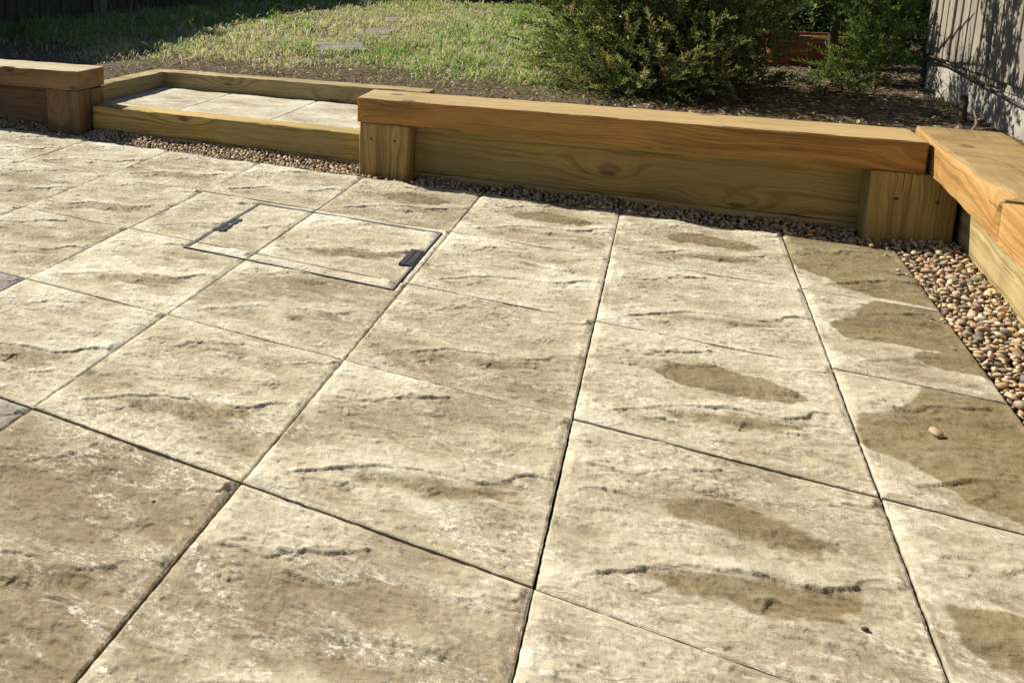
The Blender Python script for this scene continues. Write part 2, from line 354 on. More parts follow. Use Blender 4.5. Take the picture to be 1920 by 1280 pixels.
def slab_mesh(name, x0, x1, y0, y1, ox, oy, hole=None, n=150, seed=0, depth=.035, wetpoly=None, sx=S, sy=S):
    """piece spanning world [x0,x1]x[y0,y1] of the slab whose far-left corner is (ox,oy). local origin there."""
    def cuts(a, b, extra, cnt):
        m = max(3, int(round(cnt*(b-a)/S))+1)
        c = np.linspace(a, b, m)
        bw = np.array([.0012, .003, .006])
        c = np.concatenate([c, a+bw, b-bw, *[np.array([e, e-.003, e+.003]) for e in extra if a < e < b]])
        c = np.unique(np.round(c[(c >= a-1e-9) & (c <= b+1e-9)], 5)); return c
    ex = [] if hole is None else [hole[0], hole[1]]; ey = [] if hole is None else [hole[2], hole[3]]
    X = cuts(x0, x1, ex, n); Y = cuts(y0, y1, ey, n)
    gx, gy = np.meshgrid(X, Y, indexing='ij')
    u = (gx-ox)/sx; v = (oy-gy)/sy
    h, le, ho = mould(u, v, seed)
    bd = np.minimum(np.minimum(gx-x0, x1-gx), np.minimum(gy-y0, y1-gy))
    if hole is not None:
        dx = np.maximum(np.maximum(hole[0]-gx, gx-hole[1]), 0); dy = np.maximum(np.maximum(hole[2]-gy, gy-hole[3]), 0)
        bd = np.minimum(bd, np.hypot(dx, dy))
    en = .6+.9*fbm(gx*60, gy*60, 71+seed, 3)
    he = h*(.12+.88*sst(.0, .016, bd))-.0015*en*(1-sst(0, .0030*en, bd))
    jit = (1-sst(0, .006, bd))*.0011
    gx2 = gx+jit*(fbm(gx*70, gy*70, 81+seed, 2)-.5)*2; gy2 = gy+jit*(fbm(gx*70+9, gy*70, 82+seed, 2)-.5)*2
    nx, ny = gx.shape
    V = np.stack([(gx2-ox).ravel(), (gy2-oy).ravel(), he.ravel()], 1)
    i, j = np.meshgrid(np.arange(nx-1), np.arange(ny-1), indexing='ij'); a = i*ny+j
    F = np.stack([a, a+ny, a+ny+1, a+1], -1)
    keep = np.ones((nx-1, ny-1), bool)
    if hole is not None:
        cx = .5*(X[:-1]+X[1:])[:, None]; cy = .5*(Y[:-1]+Y[1:])[None]
        keep = ~((cx > hole[0]) & (cx < hole[1]) & (cy > hole[2]) & (cy < hole[3]))
    F = F[keep]
    E = np.concatenate([F[:, [0, 1]], F[:, [1, 2]], F[:, [2, 3]], F[:, [3, 0]]])
    key = np.sort(E, 1); uq, inv, cnt = np.unique(key[:, 0].astype(np.int64)*len(V)+key[:, 1], return_inverse=True, return_counts=True)
    B = E[cnt[inv.ravel()] == 1]
    bi = np.unique(B); rm = -np.ones(len(V), int); rm[bi] = np.arange(len(bi))
    top = V[bi]; bot = top.copy(); bot[:, 2] = -depth
    o1 = len(V); o2 = o1+len(bi)
    SK = np.stack([rm[B[:, 1]]+o1, rm[B[:, 0]]+o1, rm[B[:, 0]]+o2, rm[B[:, 1]]+o2], 1)
    VV = np.concatenate([V, top, bot])
    def ext(a): a = a.ravel(); return np.concatenate([a, a[bi], a[bi]])
    if wetpoly is not None: le = sdf_poly(gx, gy, wetpoly)/S+.02
    hn = np.clip(h/.006, -1.2, 1.2)
    edge = 1-sst(.0, .055, bd+.03*(fbm(gx*18, gy*18, 66+seed, 3)-.5))
    # drop unused verts inside a hole
    used = np.zeros(len(VV), bool); used[F.ravel()] = True; used[SK.ravel()] = True
    mp = np.cumsum(used)-1
    at = {'lens': ext(le)[used], 'hol': ext(ho)[used], 'hgt': ext(hn)[used], 'edge': ext(edge)[used]}
    me = npmesh(name, VV[used], [mp[F], mp[SK]], True, at, fsmooth=np.concatenate([np.ones(len(F), bool), np.zeros(len(SK), bool)]))
    me.materials.append(MAT['slab'])
    return me

J = .0030                                            # half joint
# ------------------------------------------------------------------ ground under everything
g = obj('ground', npmesh('ground', [(-80, -60, -.16), (80, -60, -.16), (80, 90, -.16), (-80, 90, -.16)], np.array([[0, 1, 2, 3]]), False), MAT['bed']); tag(g, kind='structure')

# ------------------------------------------------------------------ patio
def box_mesh(name, x0, x1, y0, y1, z0, z1):
    V = [(x, y, z) for x in (x0, x1) for y in (y0, y1) for z in (z0, z1)]
    F = np.array([[0, 1, 3, 2], [4, 6, 7, 5], [0, 4, 5, 1], [2, 3, 7, 6], [0, 2, 6, 4], [1, 5, 7, 3]])
    return npmesh(name, V, F, False)
patio = obj('patio', box_mesh('patio_bedding', -10*S, .268, -6.5*S, -.004, -.10, -.0080), MAT['grout']); tag(patio, kind='structure')
tag(patio, 'sand filled joints of the cream riven slab patio')
COVER = (-1.5575, -.9165, -.9620, -.4785)            # x0,x1,y0,y1 outer edge of the recessed cover
JX = .0017
shared = [slab_mesh('paving_slab_mesh', JX, S-JX, -S+J, -J, 0, 0, None, 200, 10+k) for k in range(7)]
TONE = {(-3, 0): -.35, (-2, 0): -.1, (-1, 0): -.1, (-1, 1): .05, (-2, 1): .10, (-2, 2): -.3, (-1, 2): -.12, (-3, 2): -.35, (-4, 2): .25, (-5, 2): -.3, (-2, 3): -.25, (-3, 3): -.15,
        (-4, 3): .05, (-1, 3): -.30, (-3, 4): -1.35, (-2, 4): -.95, (-1, 4): -.95, (-4, 4): -.3, (-5, 1): -.1, (-6, 1): -.25}
WET1 = {(-3, 0): .95, (-2, 0): 1.0, (-1, 0): 1.0, (-1, 2): 1.05, (-1, 3): .72, (-6, 1): .35}
WET_SHADE2 = {(-1, 3): 1.0, (-6, 2): .9, (-3, 2): .5, (-2, 2): .55, (-3, 4): .8, (-2, 4): .7, (-4, 1): .7, (-6, 1): .8, (-1, 0): .80, (-5, 0): .9, (-5, 1): 1.05, (-4, 2): .95, (-4, 3): .95, (-3, 3): .95, (-2, 3): .80, (-1, 2): .80, (-2, 1): .3, (-6, 0): .1}
GREYS = {(-5, 3): .8, (-4, 4): .75}
def props(o, i, j, dflt=(0.0, 0.0)):
    o['tone'] = float(TONE.get((i, j), random.uniform(-.15, .25))); o['wet_shade1'] = float(WET1.get((i, j), dflt[0])); o['wet_shade2'] = float(WET_SHADE2.get((i, j), dflt[1])); o['grey'] = float(GREYS.get((i, j), max(0, min(.22, .06+.06*(i+2.5))+random.uniform(-.05, .05)) if i >= -3 else random.uniform(0, .08)))
k = 0
for j in range(0, 6):
    for i in range(-10, 0):
        x0, y1 = i*S, -j*S
        hit = (x0 < COVER[1] and x0+S > COVER[0] and y1-S < COVER[3] and y1 > COVER[2])
        if hit: me = slab_mesh('cut_slab_mesh', x0+JX, x0+S-JX, y1-S+J, y1-J, x0, y1, COVER, 140, 20+k)
        else: me = shared[(i*3+j*5) % 7]
        o = obj('paving_slab', me, None, patio); o.location = (x0+random.uniform(-.0006, .0006), y1+random.uniform(-.0007, .0007), random.uniform(-.001, .001))
        o.rotation_euler = (random.uniform(-.002, .002), random.uniform(-.002, .002), random.uniform(-.0008, .0008)) if not hit else (0, 0, 0)
        if hit: o.location = (x0, y1, 0)
        props(o, i, j, (random.choice([0, 0, .2]), random.choice([0, .3, .6]))); k += 1
WP3 = [(.037, -1.583), (.076, -1.562), (.14, -1.55), (.29, -1.50), (.29, -1.76), (.15, -1.70), (.088, -1.653), (.057, -1.657), (.038, -1.633)]
WP = {0: [(.02, .02), (.006, -.10), (.004, -.24), (.02, -.275), (.10, -.378), (.16, -.412), (.29, -.43), (.31, .02)],
      1: [(.155, -.447), (.15, -.475), (.117, -.505), (.112, -.535), (.10, -.582), (.06, -.63), (.036, -.668), (.053, -.715), (.102, -.708), (.155, -.715), (.215, -.705), (.222, -.722), (.165, -.765), (.216, -.795), (.30, -.815), (.30, -.44)],
      2: [(.150, -.90), (.14, -.95), (.116, -1.0), (.07, -1.06), (.022, -1.09), (.008, -1.17), (.016, -1.20), (.053, -1.205), (.09, -1.24), (.127, -1.285), (.174, -1.32), (.30, -1.335), (.30, -.9)],
      3: WP3, 4: [(.2, -1.85), (.1, -1.9), (.15, -2.2), (.3, -2.2), (.3, -1.85)]}
for j in range(0, 6):
    me = slab_mesh('edge_slab_mesh', JX, .272, -j*S-S+J, -j*S-J, 0, -j*S, None, 140, 40+j, .035, np.array(WP[j]) if j in WP else None)
    o = obj('paving_slab', me, None, patio); o.location = (0, -j*S, 0)
    props(o, 0, j, (1.0, .2)); o['wet_shade1'] = 1.0 if j in WP else 0.0; o['tone'] = (-.05, -.1, -.3, -.45, -.5, -.5)[j]; o['wet_shade2'] = (1, .3, .95, .9, .9, .9)[j] if j else .6

# recessed inspection cover with its own slab pieces
cov = empty('inspection_cover', ((COVER[0]+COVER[1])/2, (COVER[2]+COVER[3])/2, 0))
tag(cov, 'recessed drain cover filled with cut cream slabs and edged by thin metal lines', 'drain cover')
def ring_mesh(name, x0, x1, y0, y1, t, z0, z1):
    V = []; F = []
    for (a, b, c, d) in ((x0, x1, y0, y1), (x0+t, x1-t, y0+t, y1-t)):
        for z in (z0, z1): V += [(a, c, z), (b, c, z), (b, d, z), (a, d, z)]
    for q in range(4):
        r = (q+1) % 4
        F += [[q, r, 4+r, 4+q], [8+r, 8+q, 12+q, 12+r], [4+q, 4+r, 12+r, 12+q]]
    return npmesh(name, V, np.array(F), False)
def local(o, parent):                                # keep world placement under a translated empty
    o.parent = parent; o.location = o.location-parent.location; return o
c0, c1, c2, c3 = COVER
local(obj('frame', ring_mesh('cover_frame', c0+.0015, c1-.0015, c2+.0015, c3-.0015, .0032, -.03, .0024), MAT['metal']), cov)
local(obj('tray_rim', ring_mesh('cover_rim', c0+.0062, c1-.0062, c2+.0062, c3-.0062, .0022, -.03, .0020), MAT['rim']), cov)
local(obj('gap_shadow_tray', box_mesh('cover_tray', c0+.001, c1-.001, c2+.001, c3-.001, -.05, -.0095), MAT['darkgap']), cov).name = 'tray'
m = .0105
for (xa, xb, ox) in ((c0+m, -1.35-J, -1.8), (-1.35+J, c1-m, -1.35)):
    for (ya, yb, oy, s_) in ((-.9+J, c3-m, -.45, 1), (c2+m, -.9-J, -.9, 2)):
        o = obj('paving_slab', slab_mesh('cover_slab_mesh', xa, xb, ya, yb, ox, oy, None, 130, 60+int(xa*-7)+s_), None)
        o.location = (ox, oy, 0); local(o, cov); o['tone'] = random.uniform(.05, .35); o['wet_shade1'] = 0.0; o['wet_shade2'] = .95 if (s_ == 1 and ox > -1.5) else .1; o['grey'] = 0.0
def key_plate(x0, x1, y0, y1):
    o = obj('lifting_plate', box_mesh('plate', x0, x1, y0, y1, -.008, .0046), MAT['black']); local(o, cov)
    q = obj('lifting_slot', box_mesh('slot_ridge', x0+.30*(x1-x0), x0+.46*(x1-x0), y0+.01, y1-.012, .0046, .0062), MAT['metal'], o)
    q2 = obj('lifting_slot', box_mesh('slot_ridge2', x0+.66*(x1-x0), x0+.90*(x1-x0), y0+.006, y1-.004, .0046, .0054), MAT['black'], o)
key_plate(-.9600, -.9230, -.786, -.663)
key_plate(-1.553, -1.518, -.792, -.668)

# ------------------------------------------------------------------ timber
def beam_mesh(name, L, wy, hz, bev=.004, n=None, seed=0, rough=.0013, wane=None):
    """length along +x from 0, y in [0,wy], z in [0,hz]; rounded edges, slightly uneven; wane(x)->chamfer at y=0,z=hz edge"""
    n = n or max(8, int(L/.03)); rs = np.random.default_rng(seed)
    xs = np.concatenate([[0, .003], np.linspace(.012, L-.012, n), [L-.003, L]])
    V = []
    ph = rs.uniform(0, 50, 8)
    for q, x in enumerate(xs):
        ins = .004 if q in (0, len(xs)-1) else (.0012 if q in (1, len(xs)-2) else 0)
        pts = []
        for ci, (cy, cz, a0) in enumerate(((bev, bev, 180), (wy-bev, bev, 270), (wy-bev, hz-bev, 0), (bev, hz-bev, 90))):
            b = bev
            if ci == 3 and wane is not None:
                wa, wb = wane(x); b = None
                m_ = 7
                for k_ in range(m_):
                    t_ = k_/(m_-1)*math.pi/2
                    pts.append((wa-wa*math.sin(t_) if True else 0, hz-wb+wb*math.cos(t_)))
                continue
            for k_ in range(4):
                an = R(a0+k_*30); pts.append((cy+b*math.cos(an), cz+b*math.sin(an)))
        for k_, (y, z) in enumerate(pts):
            d = rough*math.sin(x*9+ph[k_ % 8]+k_*.4)*.6+rough*.8*math.sin(x*31+ph[(k_+3) % 8])+rs.normal(0, rough*.12)
            yc, zc = y-wy/2, z-hz/2; l = math.hypot(yc, zc)
            s_ = (l+d-ins)/l
            V.append((x, wy/2+yc*s_, hz/2+zc*s_))
    m_ = len(pts); st = len(xs)
    a = np.arange(st-1)[:, None]*m_+np.arange(m_)[None]; b = np.arange(st-1)[:, None]*m_+(np.arange(m_)[None]+1) % m_
    F = np.stack([a, b, b+m_, a+m_], -1).reshape(-1, 4)[:, ::-1]
    caps = [np.arange(m_)[None], (np.arange(m_)[::-1]+(st-1)*m_)[None]]
    me = npmesh(name, V, [F]+caps, True)
    try: me.set_sharp_from_angle(angle=R(28))
    except Exception: pass
    return me
def beam(name, p0, p1, wy, z0, z1, mat, parent, seed, **kw):
    """horizontal beam, front face running p0->p1 (xy), body behind it (left of travel)"""
    p0 = Vector((*p0, 0)); p1 = Vector((*p1, 0)); d = p1-p0
    o = obj(name, beam_mesh(name, d.length, wy, z1-z0, seed=seed, **kw), mat)
    o.location = (p0.x, p0.y, z0); o.rotation_euler = (0, 0, math.atan2(d.y, d.x))
    return local(o, parent)
def post(p0, ang, w_, d_, z0, z1, mat, parent, seed, screws=(), **kw):
    """upright sleeper; local x is up. front face starts at p0 and runs w_ along direction ang"""
    o = obj('post', beam_mesh('post', z1-z0, w_, d_, seed=seed, **kw), mat)
    o.matrix_world = Matrix.Translation((p0[0], p0[1], z0)) @ Matrix.Rotation(ang, 4, 'Z') @ Matrix(((0, 1, 0, 0), (0, 0, 1, 0), (1, 0, 0, 0), (0, 0, 0, 1)))
    o.parent = parent; o.matrix_parent_inverse = Matrix.Translation(-parent.location)
    for (u, h) in screws:
        bm = bmesh.new(); bmesh.ops.create_cone(bm, cap_ends=True, segments=12, radius1=.0055, radius2=.0042, depth=.003)
        for v in bm.verts: v.co.z *= 1
        me = bpy.data.meshes.new('screw'); bm.to_mesh(me); bm.free()
        s_ = obj('screw', me, MAT['screw'], o); s_.location = (h-z0, u, -.0012); s_.rotation_euler = (math.pi, 0, 0)
    return o
def lerp(a, b, t): return (a[0]+(b[0]-a[0])*t, a[1]+(b[1]-a[1])*t)
def offs(a, b, d):
    dx, dy = b[0]-a[0], b[1]-a[1]; l = math.hypot(dx, dy); return (-dy/l*d, dx/l*d)
def add(a, b): return (a[0]+b[0], a[1]+b[1])

ZT, ZC, ZB = .305, .2065, .0085
# main wall, right of the step
wm = empty('sleeper_wall', (-.5, .15, 0)); tag(wm, 'long low timber sleeper wall with golden cap right of the step', 'retaining wall', 'timber walls around the patio')
A, B = (-1.397, .043), (.343, .117); n0 = offs(A, B, 1.0); ang = math.atan2(B[1]-A[1], B[0]-A[0])
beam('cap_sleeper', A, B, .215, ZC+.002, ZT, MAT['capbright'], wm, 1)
fa, fb = add(A, (n0[0]*.104, n0[1]*.104)), add(B, (n0[0]*.104, n0[1]*.104))
beam('face_sleeper', add(fa, (.004, 0)), lerp(fa, fb, .985), .10, ZB, ZC, MAT['board'], wm, 2)
beam('base_sleeper', add(add(fa, (.004, 0)), (n0[0]*.004, n0[1]*.004)), add(lerp(fa, fb, .985), (n0[0]*.004, n0[1]*.004)), .095, -.19, ZB-.003, MAT['board'], wm, 3)
post(add(A, (.008, .004)), ang, .202, .098, -.16, ZC-.001, MAT['post'], wm, 4, [(.050, .145), (.142, .145)], bev=.009)
pr = lerp(A, B, .925)
post(add(pr, (.004, .005)), ang, .212, .098, -.16, ZC-.001, MAT['post'], wm, 5, [(.068, .125), (.165, .125)], bev=.009)
# side wall on the right
ws = empty('sleeper_wall', (.45, -.7, 0)); tag(ws, 'timber sleeper side wall with wide orange cap at the right edge', 'retaining wall', 'timber walls around the patio')
def sx(y): return .328+.0417*(y+.527)
Cn, Cf = (sx(-.527), -.527), (sx(.388), .388)
def wane1(x): # x measured from far end
    t = x/.915; e = sst(1.0, .95, t); return (.006+e*(.030*max(0, t-.05)**1.2+.030*math.exp(-((t-.90)/.10)**2)), .008+e*(.030*max(0, t)**1.0+.050*math.exp(-((t-.90)/.10)**2)))
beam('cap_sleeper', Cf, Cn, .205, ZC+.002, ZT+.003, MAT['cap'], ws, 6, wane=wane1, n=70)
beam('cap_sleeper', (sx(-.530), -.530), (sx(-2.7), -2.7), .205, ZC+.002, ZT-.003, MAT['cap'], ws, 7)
so_ = .086
beam('face_sleeper', (sx(.20)+so_, .20), (sx(-2.7)+so_, -2.7), .10, ZB, ZC, MAT['pale'], ws, 8)
beam('base_sleeper', (sx(.20)+so_+.004, .20), (sx(-2.7)+so_+.004, -2.7), .095, -.19, ZB-.003, MAT['pale'], ws, 9)
# left wall
wl = empty('sleeper_wall', (-3.6, .1, 0)); tag(wl, 'rough brown timber sleeper wall left of the step', 'retaining wall', 'timber walls around the patio')
Lr, Ll = (-2.826, .072), (-4.9, -.03); nl = offs(Ll, Lr, 1.0); angl = math.atan2(Lr[1]-Ll[1], Lr[0]-Ll[0])
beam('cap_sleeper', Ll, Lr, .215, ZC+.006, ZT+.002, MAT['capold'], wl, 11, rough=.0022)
la, lb = add(Ll, (nl[0]*.104, nl[1]*.104)), add(Lr, (nl[0]*.104, nl[1]*.104))
beam('face_sleeper', la, add(lb, (.002, 0)), .10, ZB, ZC, MAT['aged'], wl, 12)
beam('base_sleeper', add(la, (0, .004)), add(lb, (.002, .004)), .095, -.19, ZB-.003, MAT['aged'], wl, 13)
lp = add(Lr, (-.197*math.cos(angl), -.197*math.sin(angl)+.004))
post(lp, angl, .197, .099, -.16, ZC+.003, MAT['aged'], wl, 14, bev=.010, rough=.0022)
# the raised step: timber box with three slabs
st = empty('timber_step', (-2.15, .5, 0)); tag(st, 'raised step boxed in pale timber with three slabs inside', 'step')
beam('front_board', (-2.812, .158), (-1.400, .182), .098, .0145, .128, MAT['board'], st, 21)
beam('base_board', (-2.812, .161), (-1.400, .185), .095, -.17, .0125, MAT['board'], st, 22)
beam('side_board', (-2.852, .935), (-2.852, .290), .098, .02, .2095, MAT['pale'], st, 23).rotation_euler = (0, 0, -math.pi/2)
beam('back_board', (-2.8535, .826), (-1.335, .842), .102, .02, .211, MAT['pale'], st, 24)
for o in list(st.children):
    if o.name.startswith('side_board'):
        o.location = Vector((-2.949, .938, .02))-st.location
bx = obj('bedding', box_mesh('step_bedding', -2.852, -1.36, .262, .828, -.05, .108), MAT['grout']); local(bx, st)
for (xa, xb, sd) in ((-2.851, -2.402, 1), (-2.396, -1.902, 2), (-1.896, -1.40, 3)):
    me = slab_mesh('step_slab_mesh', xa, xb, .272, .822, xa, .822, None, 90, 80+sd, .035, None, xb-xa, .55)
    o = obj('paving_slab', me, None); o.location = (xa, .822, .1225); o.scale = (1, 1, .45); local(o, st)
    o['tone'] = .12+.1*sd; o['wet_shade1'] = 0.0; o['wet_shade2'] = 0.0; o['grey'] = .18

# ------------------------------------------------------------------ gravel bed
def bed_poly():
    V = [(-5.2, -.002, -.022), (.270, -.002, -.022), (.270, -2.75, -.022), (.46, -2.75, -.022), (.52, .24, -.018), (-5.2, .20, -.018)]
    return npmesh('gravel_bed', V, [np.array([[0, 1, 4, 5]]), np.array([[1, 2, 3, 4]])], False)
bed = obj('gravel_bed', bed_poly(), MAT['bed']); tag(bed, kind='structure'); tag(bed, 'strip of mixed brown pebbles between slabs and timber')
def pebble_shape(seed, sub):
    bm = bmesh.new(); bmesh.ops.create_icosphere(bm, subdivisions=sub, radius=1)
    V = np.array([v.co[:] for v in bm.verts]); F = np.array([[v.index for v in f.verts] for f in bm.faces]); bm.free()
    rs = np.random.default_rng(seed); q = V.copy()
    for k_ in range(5):
        d = rs.normal(size=3); d /= np.linalg.norm(d); q *= (1+rs.uniform(-.32, .22)*np.maximum(0, V@d)[:, None]**2)
    for _ in range(3):
        d = rs.normal(size=3); d /= np.linalg.norm(d); q -= np.maximum(0, (q@d)-.60)[:, None]*d*.8
    return q*np.array([1.0, rs.uniform(.55, .88), rs.uniform(.34, .60)]), F
def wall_front(x):
    if x < -2.81: return .165
    if x < -1.40: return .158+.017*(x+2.81)
    return .147+.0425*(x+1.40)
def blocked(x, y):
    if -3.02 < x < -2.80 and y > .062: return True
    if -1.405 < x < -1.17 and y > .040: return True
    if .20 < x < .44 and y > .112: return True
    return False
pts = []
def scatter(n, x0, x1, y0, y1, fy=None, zf=None, smin=.0058, smax=.0128, md=.80, layer=0):
    cell = {}
    for _ in range(n):
        x = random.uniform(x0, x1); y = random.uniform(y0, y1)
        if fy and not fy(x, y): continue
        s_ = random.uniform(smin, smax)*(1.25 if random.random() < .08 else 1)
        k_ = (int(x/.03), int(y/.03)); ok = True
        for a in (-1, 0, 1):
            for b in (-1, 0, 1):
                for (px, py, ps) in cell.get((k_[0]+a, k_[1]+b), ()):
                    if (px-x)**2+(py-y)**2 < ((ps+s_)*md)**2: ok = False; break
                if not ok: break
            if not ok: break
        if ok:
            cell.setdefault(k_, []).append((x, y, s_)); pts.append((x, y, zf(x, y)+layer*.011+random.uniform(-.003, .003), s_))
def fz(x, y): return -.015-.011*float(sst(-1.5, -1.1, x))+(.012-.006*float(sst(-1.5, -1.1, x)))*min(1, max(0, (y-.005)/.12))+.004*math.sin(x*9)+.003*math.sin(x*23+1)
def fok(x, y): return 0.006 < y < wall_front(x)-.003 and not blocked(x, y)
def rok(x, y): return .2815 < x < sx(y)+so_-.006 and not blocked(x, y)
def rz(x, y): return -.015+.012*min(1, max(0, (x-.28)/.10))+.003*math.sin(y*17)
for ly in (0, 1):
    scatter(36000, -4.2, .27, .004, .20, fok, fz, md=.74+.06*ly, layer=ly)
    scatter(24000, .275, .46, -2.6, .22, rok, rz, md=.74+.06*ly, layer=ly)
scatter(1500, -3.9, .26, -.006, .012, None, lambda x, y: .006, md=1.6, smin=.005, smax=.009)
for _ in range(14): pts.append((random.uniform(.235, .275), random.uniform(-.9, .0), .006, random.uniform(.004, .008)))
shapes = [pebble_shape(100+k_, 2) for k_ in range(12)]
sh_me = []
for k_, (V, F) in enumerate(shapes):
    me = npmesh('pebble_mesh', V, F, True); me.materials.append(MAT['pebble']); sh_me.append(me)
camv = np.array(CAM)
P4 = np.array(pts); dist = np.linalg.norm(P4[:, :3]-camv, axis=1)/P4[:, 3]
vis = (P4[:, 0] > .27) & (P4[:, 1] > -.86) | (P4[:, 0] <= .27) & (P4[:, 0] > -3.6)
score = np.where(vis, dist, 1e9); score[P4[:, 2] < np.median(P4[:, 2])-.004] *= 1.35
order = np.argsort(score); ind = set(order[:300].tolist())
def prot(): return Matrix.Rotation(random.uniform(0, 6.28), 3, 'Z') @ Matrix.Rotation(random.gauss(0, .45), 3, 'X') @ Matrix.Rotation(random.gauss(0, .45), 3, 'Y')
low = [pebble_shape(200+k_, 1) for k_ in range(16)]
AV, AF, AR = [], [], []; base = 0
for q, (x, y, z, s_) in enumerate(pts):
    m3 = prot()
    if q in ind:
        o = obj('pebble', sh_me[q % 12], None, bed); o.matrix_local = Matrix.Translation((x, y, z)) @ m3.to_4x4() @ Matrix.Scale(s_*1.12, 4)
    else:
        V, F = low[q % 16]; V = (V*s_*1.12) @ np.array(m3).T+np.array((x, y, z)); AV.append(V); AF.append(F+base); base += len(V); AR.append(np.full(len(V), random.random()))
o = obj('loose_pebbles', npmesh('loose_pebbles', np.concatenate(AV), np.concatenate(AF), True, {'rv': np.concatenate(AR)}), MAT['pebbles'], bed); tag(o, kind='stuff')

# single stray stones and bits on the slabs
o = obj('stray_pebble', sh_me[3], None); o.matrix_world = Matrix.Translation((.121, -1.099, .0075)) @ Matrix.Rotation(-1.25, 4, 'Z') @ Matrix.Diagonal((.0185, .0125, .012, 1)); tag(o, 'pale pebble lying alone on a damp slab near the right edge', 'pebble')
V, F = pebble_shape(333, 1)
def bit(name, x, y, s_, c, label, cat):
    me = npmesh(name, V*s_, F, True); me.materials.append(c); q = obj(name, me); q.location = (x, y, s_*.35); q.rotation_euler = (0, 0, random.uniform(0, 6)); tag(q, label, cat)
bit('stone_chip', .0185, -.995, .0048, MAT['concrete'], 'tiny white stone chip beside a joint on the right', 'chip')
bit('seed_husk', -.072, -1.671, .0062, MAT['bark'], 'small dark seed husk on the large front slab', 'seed')
bit('dirt_crumb', -.998, -1.906, .0038, MAT['bark'], 'dark crumb of dirt on the front left slab', 'dirt')

# ------------------------------------------------------------------ raised garden ground behind the walls
GZ = .188
def turf_mask(x, y):
    """0 bare soil .. 1 full grass"""
    n = fbm(x*1.7, y*1.7, 300, 4)-.5
    edge = 1.42+.10*np.sin(x*2.3)+1.0*n
    t = sst(edge-.15, edge+.55, y)*(.55+.9*fbm(x*2.6, y*2.6, 305, 3))
    bedx = -.72+.20*(y-1.2)+.35*n
    return t*(1-sst(bedx-.10, bedx+.14, x)*(y < 5.5))
def garden():
    xs = np.unique(np.round(np.concatenate([np.linspace(-14, -6, 12), np.linspace(-6, -3, 60), np.linspace(-3, 1.0, 150), np.linspace(1, 10, 20), [-2.90, -1.38, .40, .47]]), 4))
    ys = np.unique(np.round(np.concatenate([np.linspace(-8, .2, 24), np.linspace(.2, 3.2, 120), np.linspace(3.2, 10, 80), np.linspace(10, 40, 16), [.21, .26, .89]]), 4))
    gx, gy = np.meshgrid(xs, ys, indexing='ij')
    z = GZ+.030*(fbm(gx*2, gy*2, 310, 4)-.5)+.022*(fbm(gx*11, gy*11, 320, 3)-.5)
    z = z-.02*(1-sst(.3, 1.0, gy))*(gx < .5)
    nx, ny = gx.shape; V = np.stack([gx.ravel(), gy.ravel(), z.ravel()], 1)
    i, j = np.meshgrid(np.arange(nx-1), np.arange(ny-1), indexing='ij'); a = i*ny+j
    F = np.stack([a, a+ny, a+ny+1, a+1], -1)
    cx = (.5*(xs[:-1]+xs[1:]))[:, None]; cy = (.5*(ys[:-1]+ys[1:]))[None]
    keep = (cy > .21) & ~((cx > -2.90) & (cx < -1.38) & (cy < .89)) | ((cx > .47) & (cy <= .21))
    keep &= ~((cy < .26) & (cx > -1.45) & (cx < .40))
    me = npmesh('garden_ground', V, F[keep], True, {'turf': turf_mask(gx, gy).ravel()})
    return me
gd = obj('garden_ground', garden(), MAT['earth']); tag(gd, kind='structure')
def gzf(x, y): return GZ+.030*(fbm(x*2, y*2, 310, 4)-.5)+.022*(fbm(x*11, y*11, 320, 3)-.5)-.02*(1-sst(.3, 1.0, y))*(x < .5)

STONES = [(-2.45, 2.49, .36, .40, .45), (-2.62, 3.72, .30, .34, .2), (-2.85, 5.10, .30, .34, .15)]
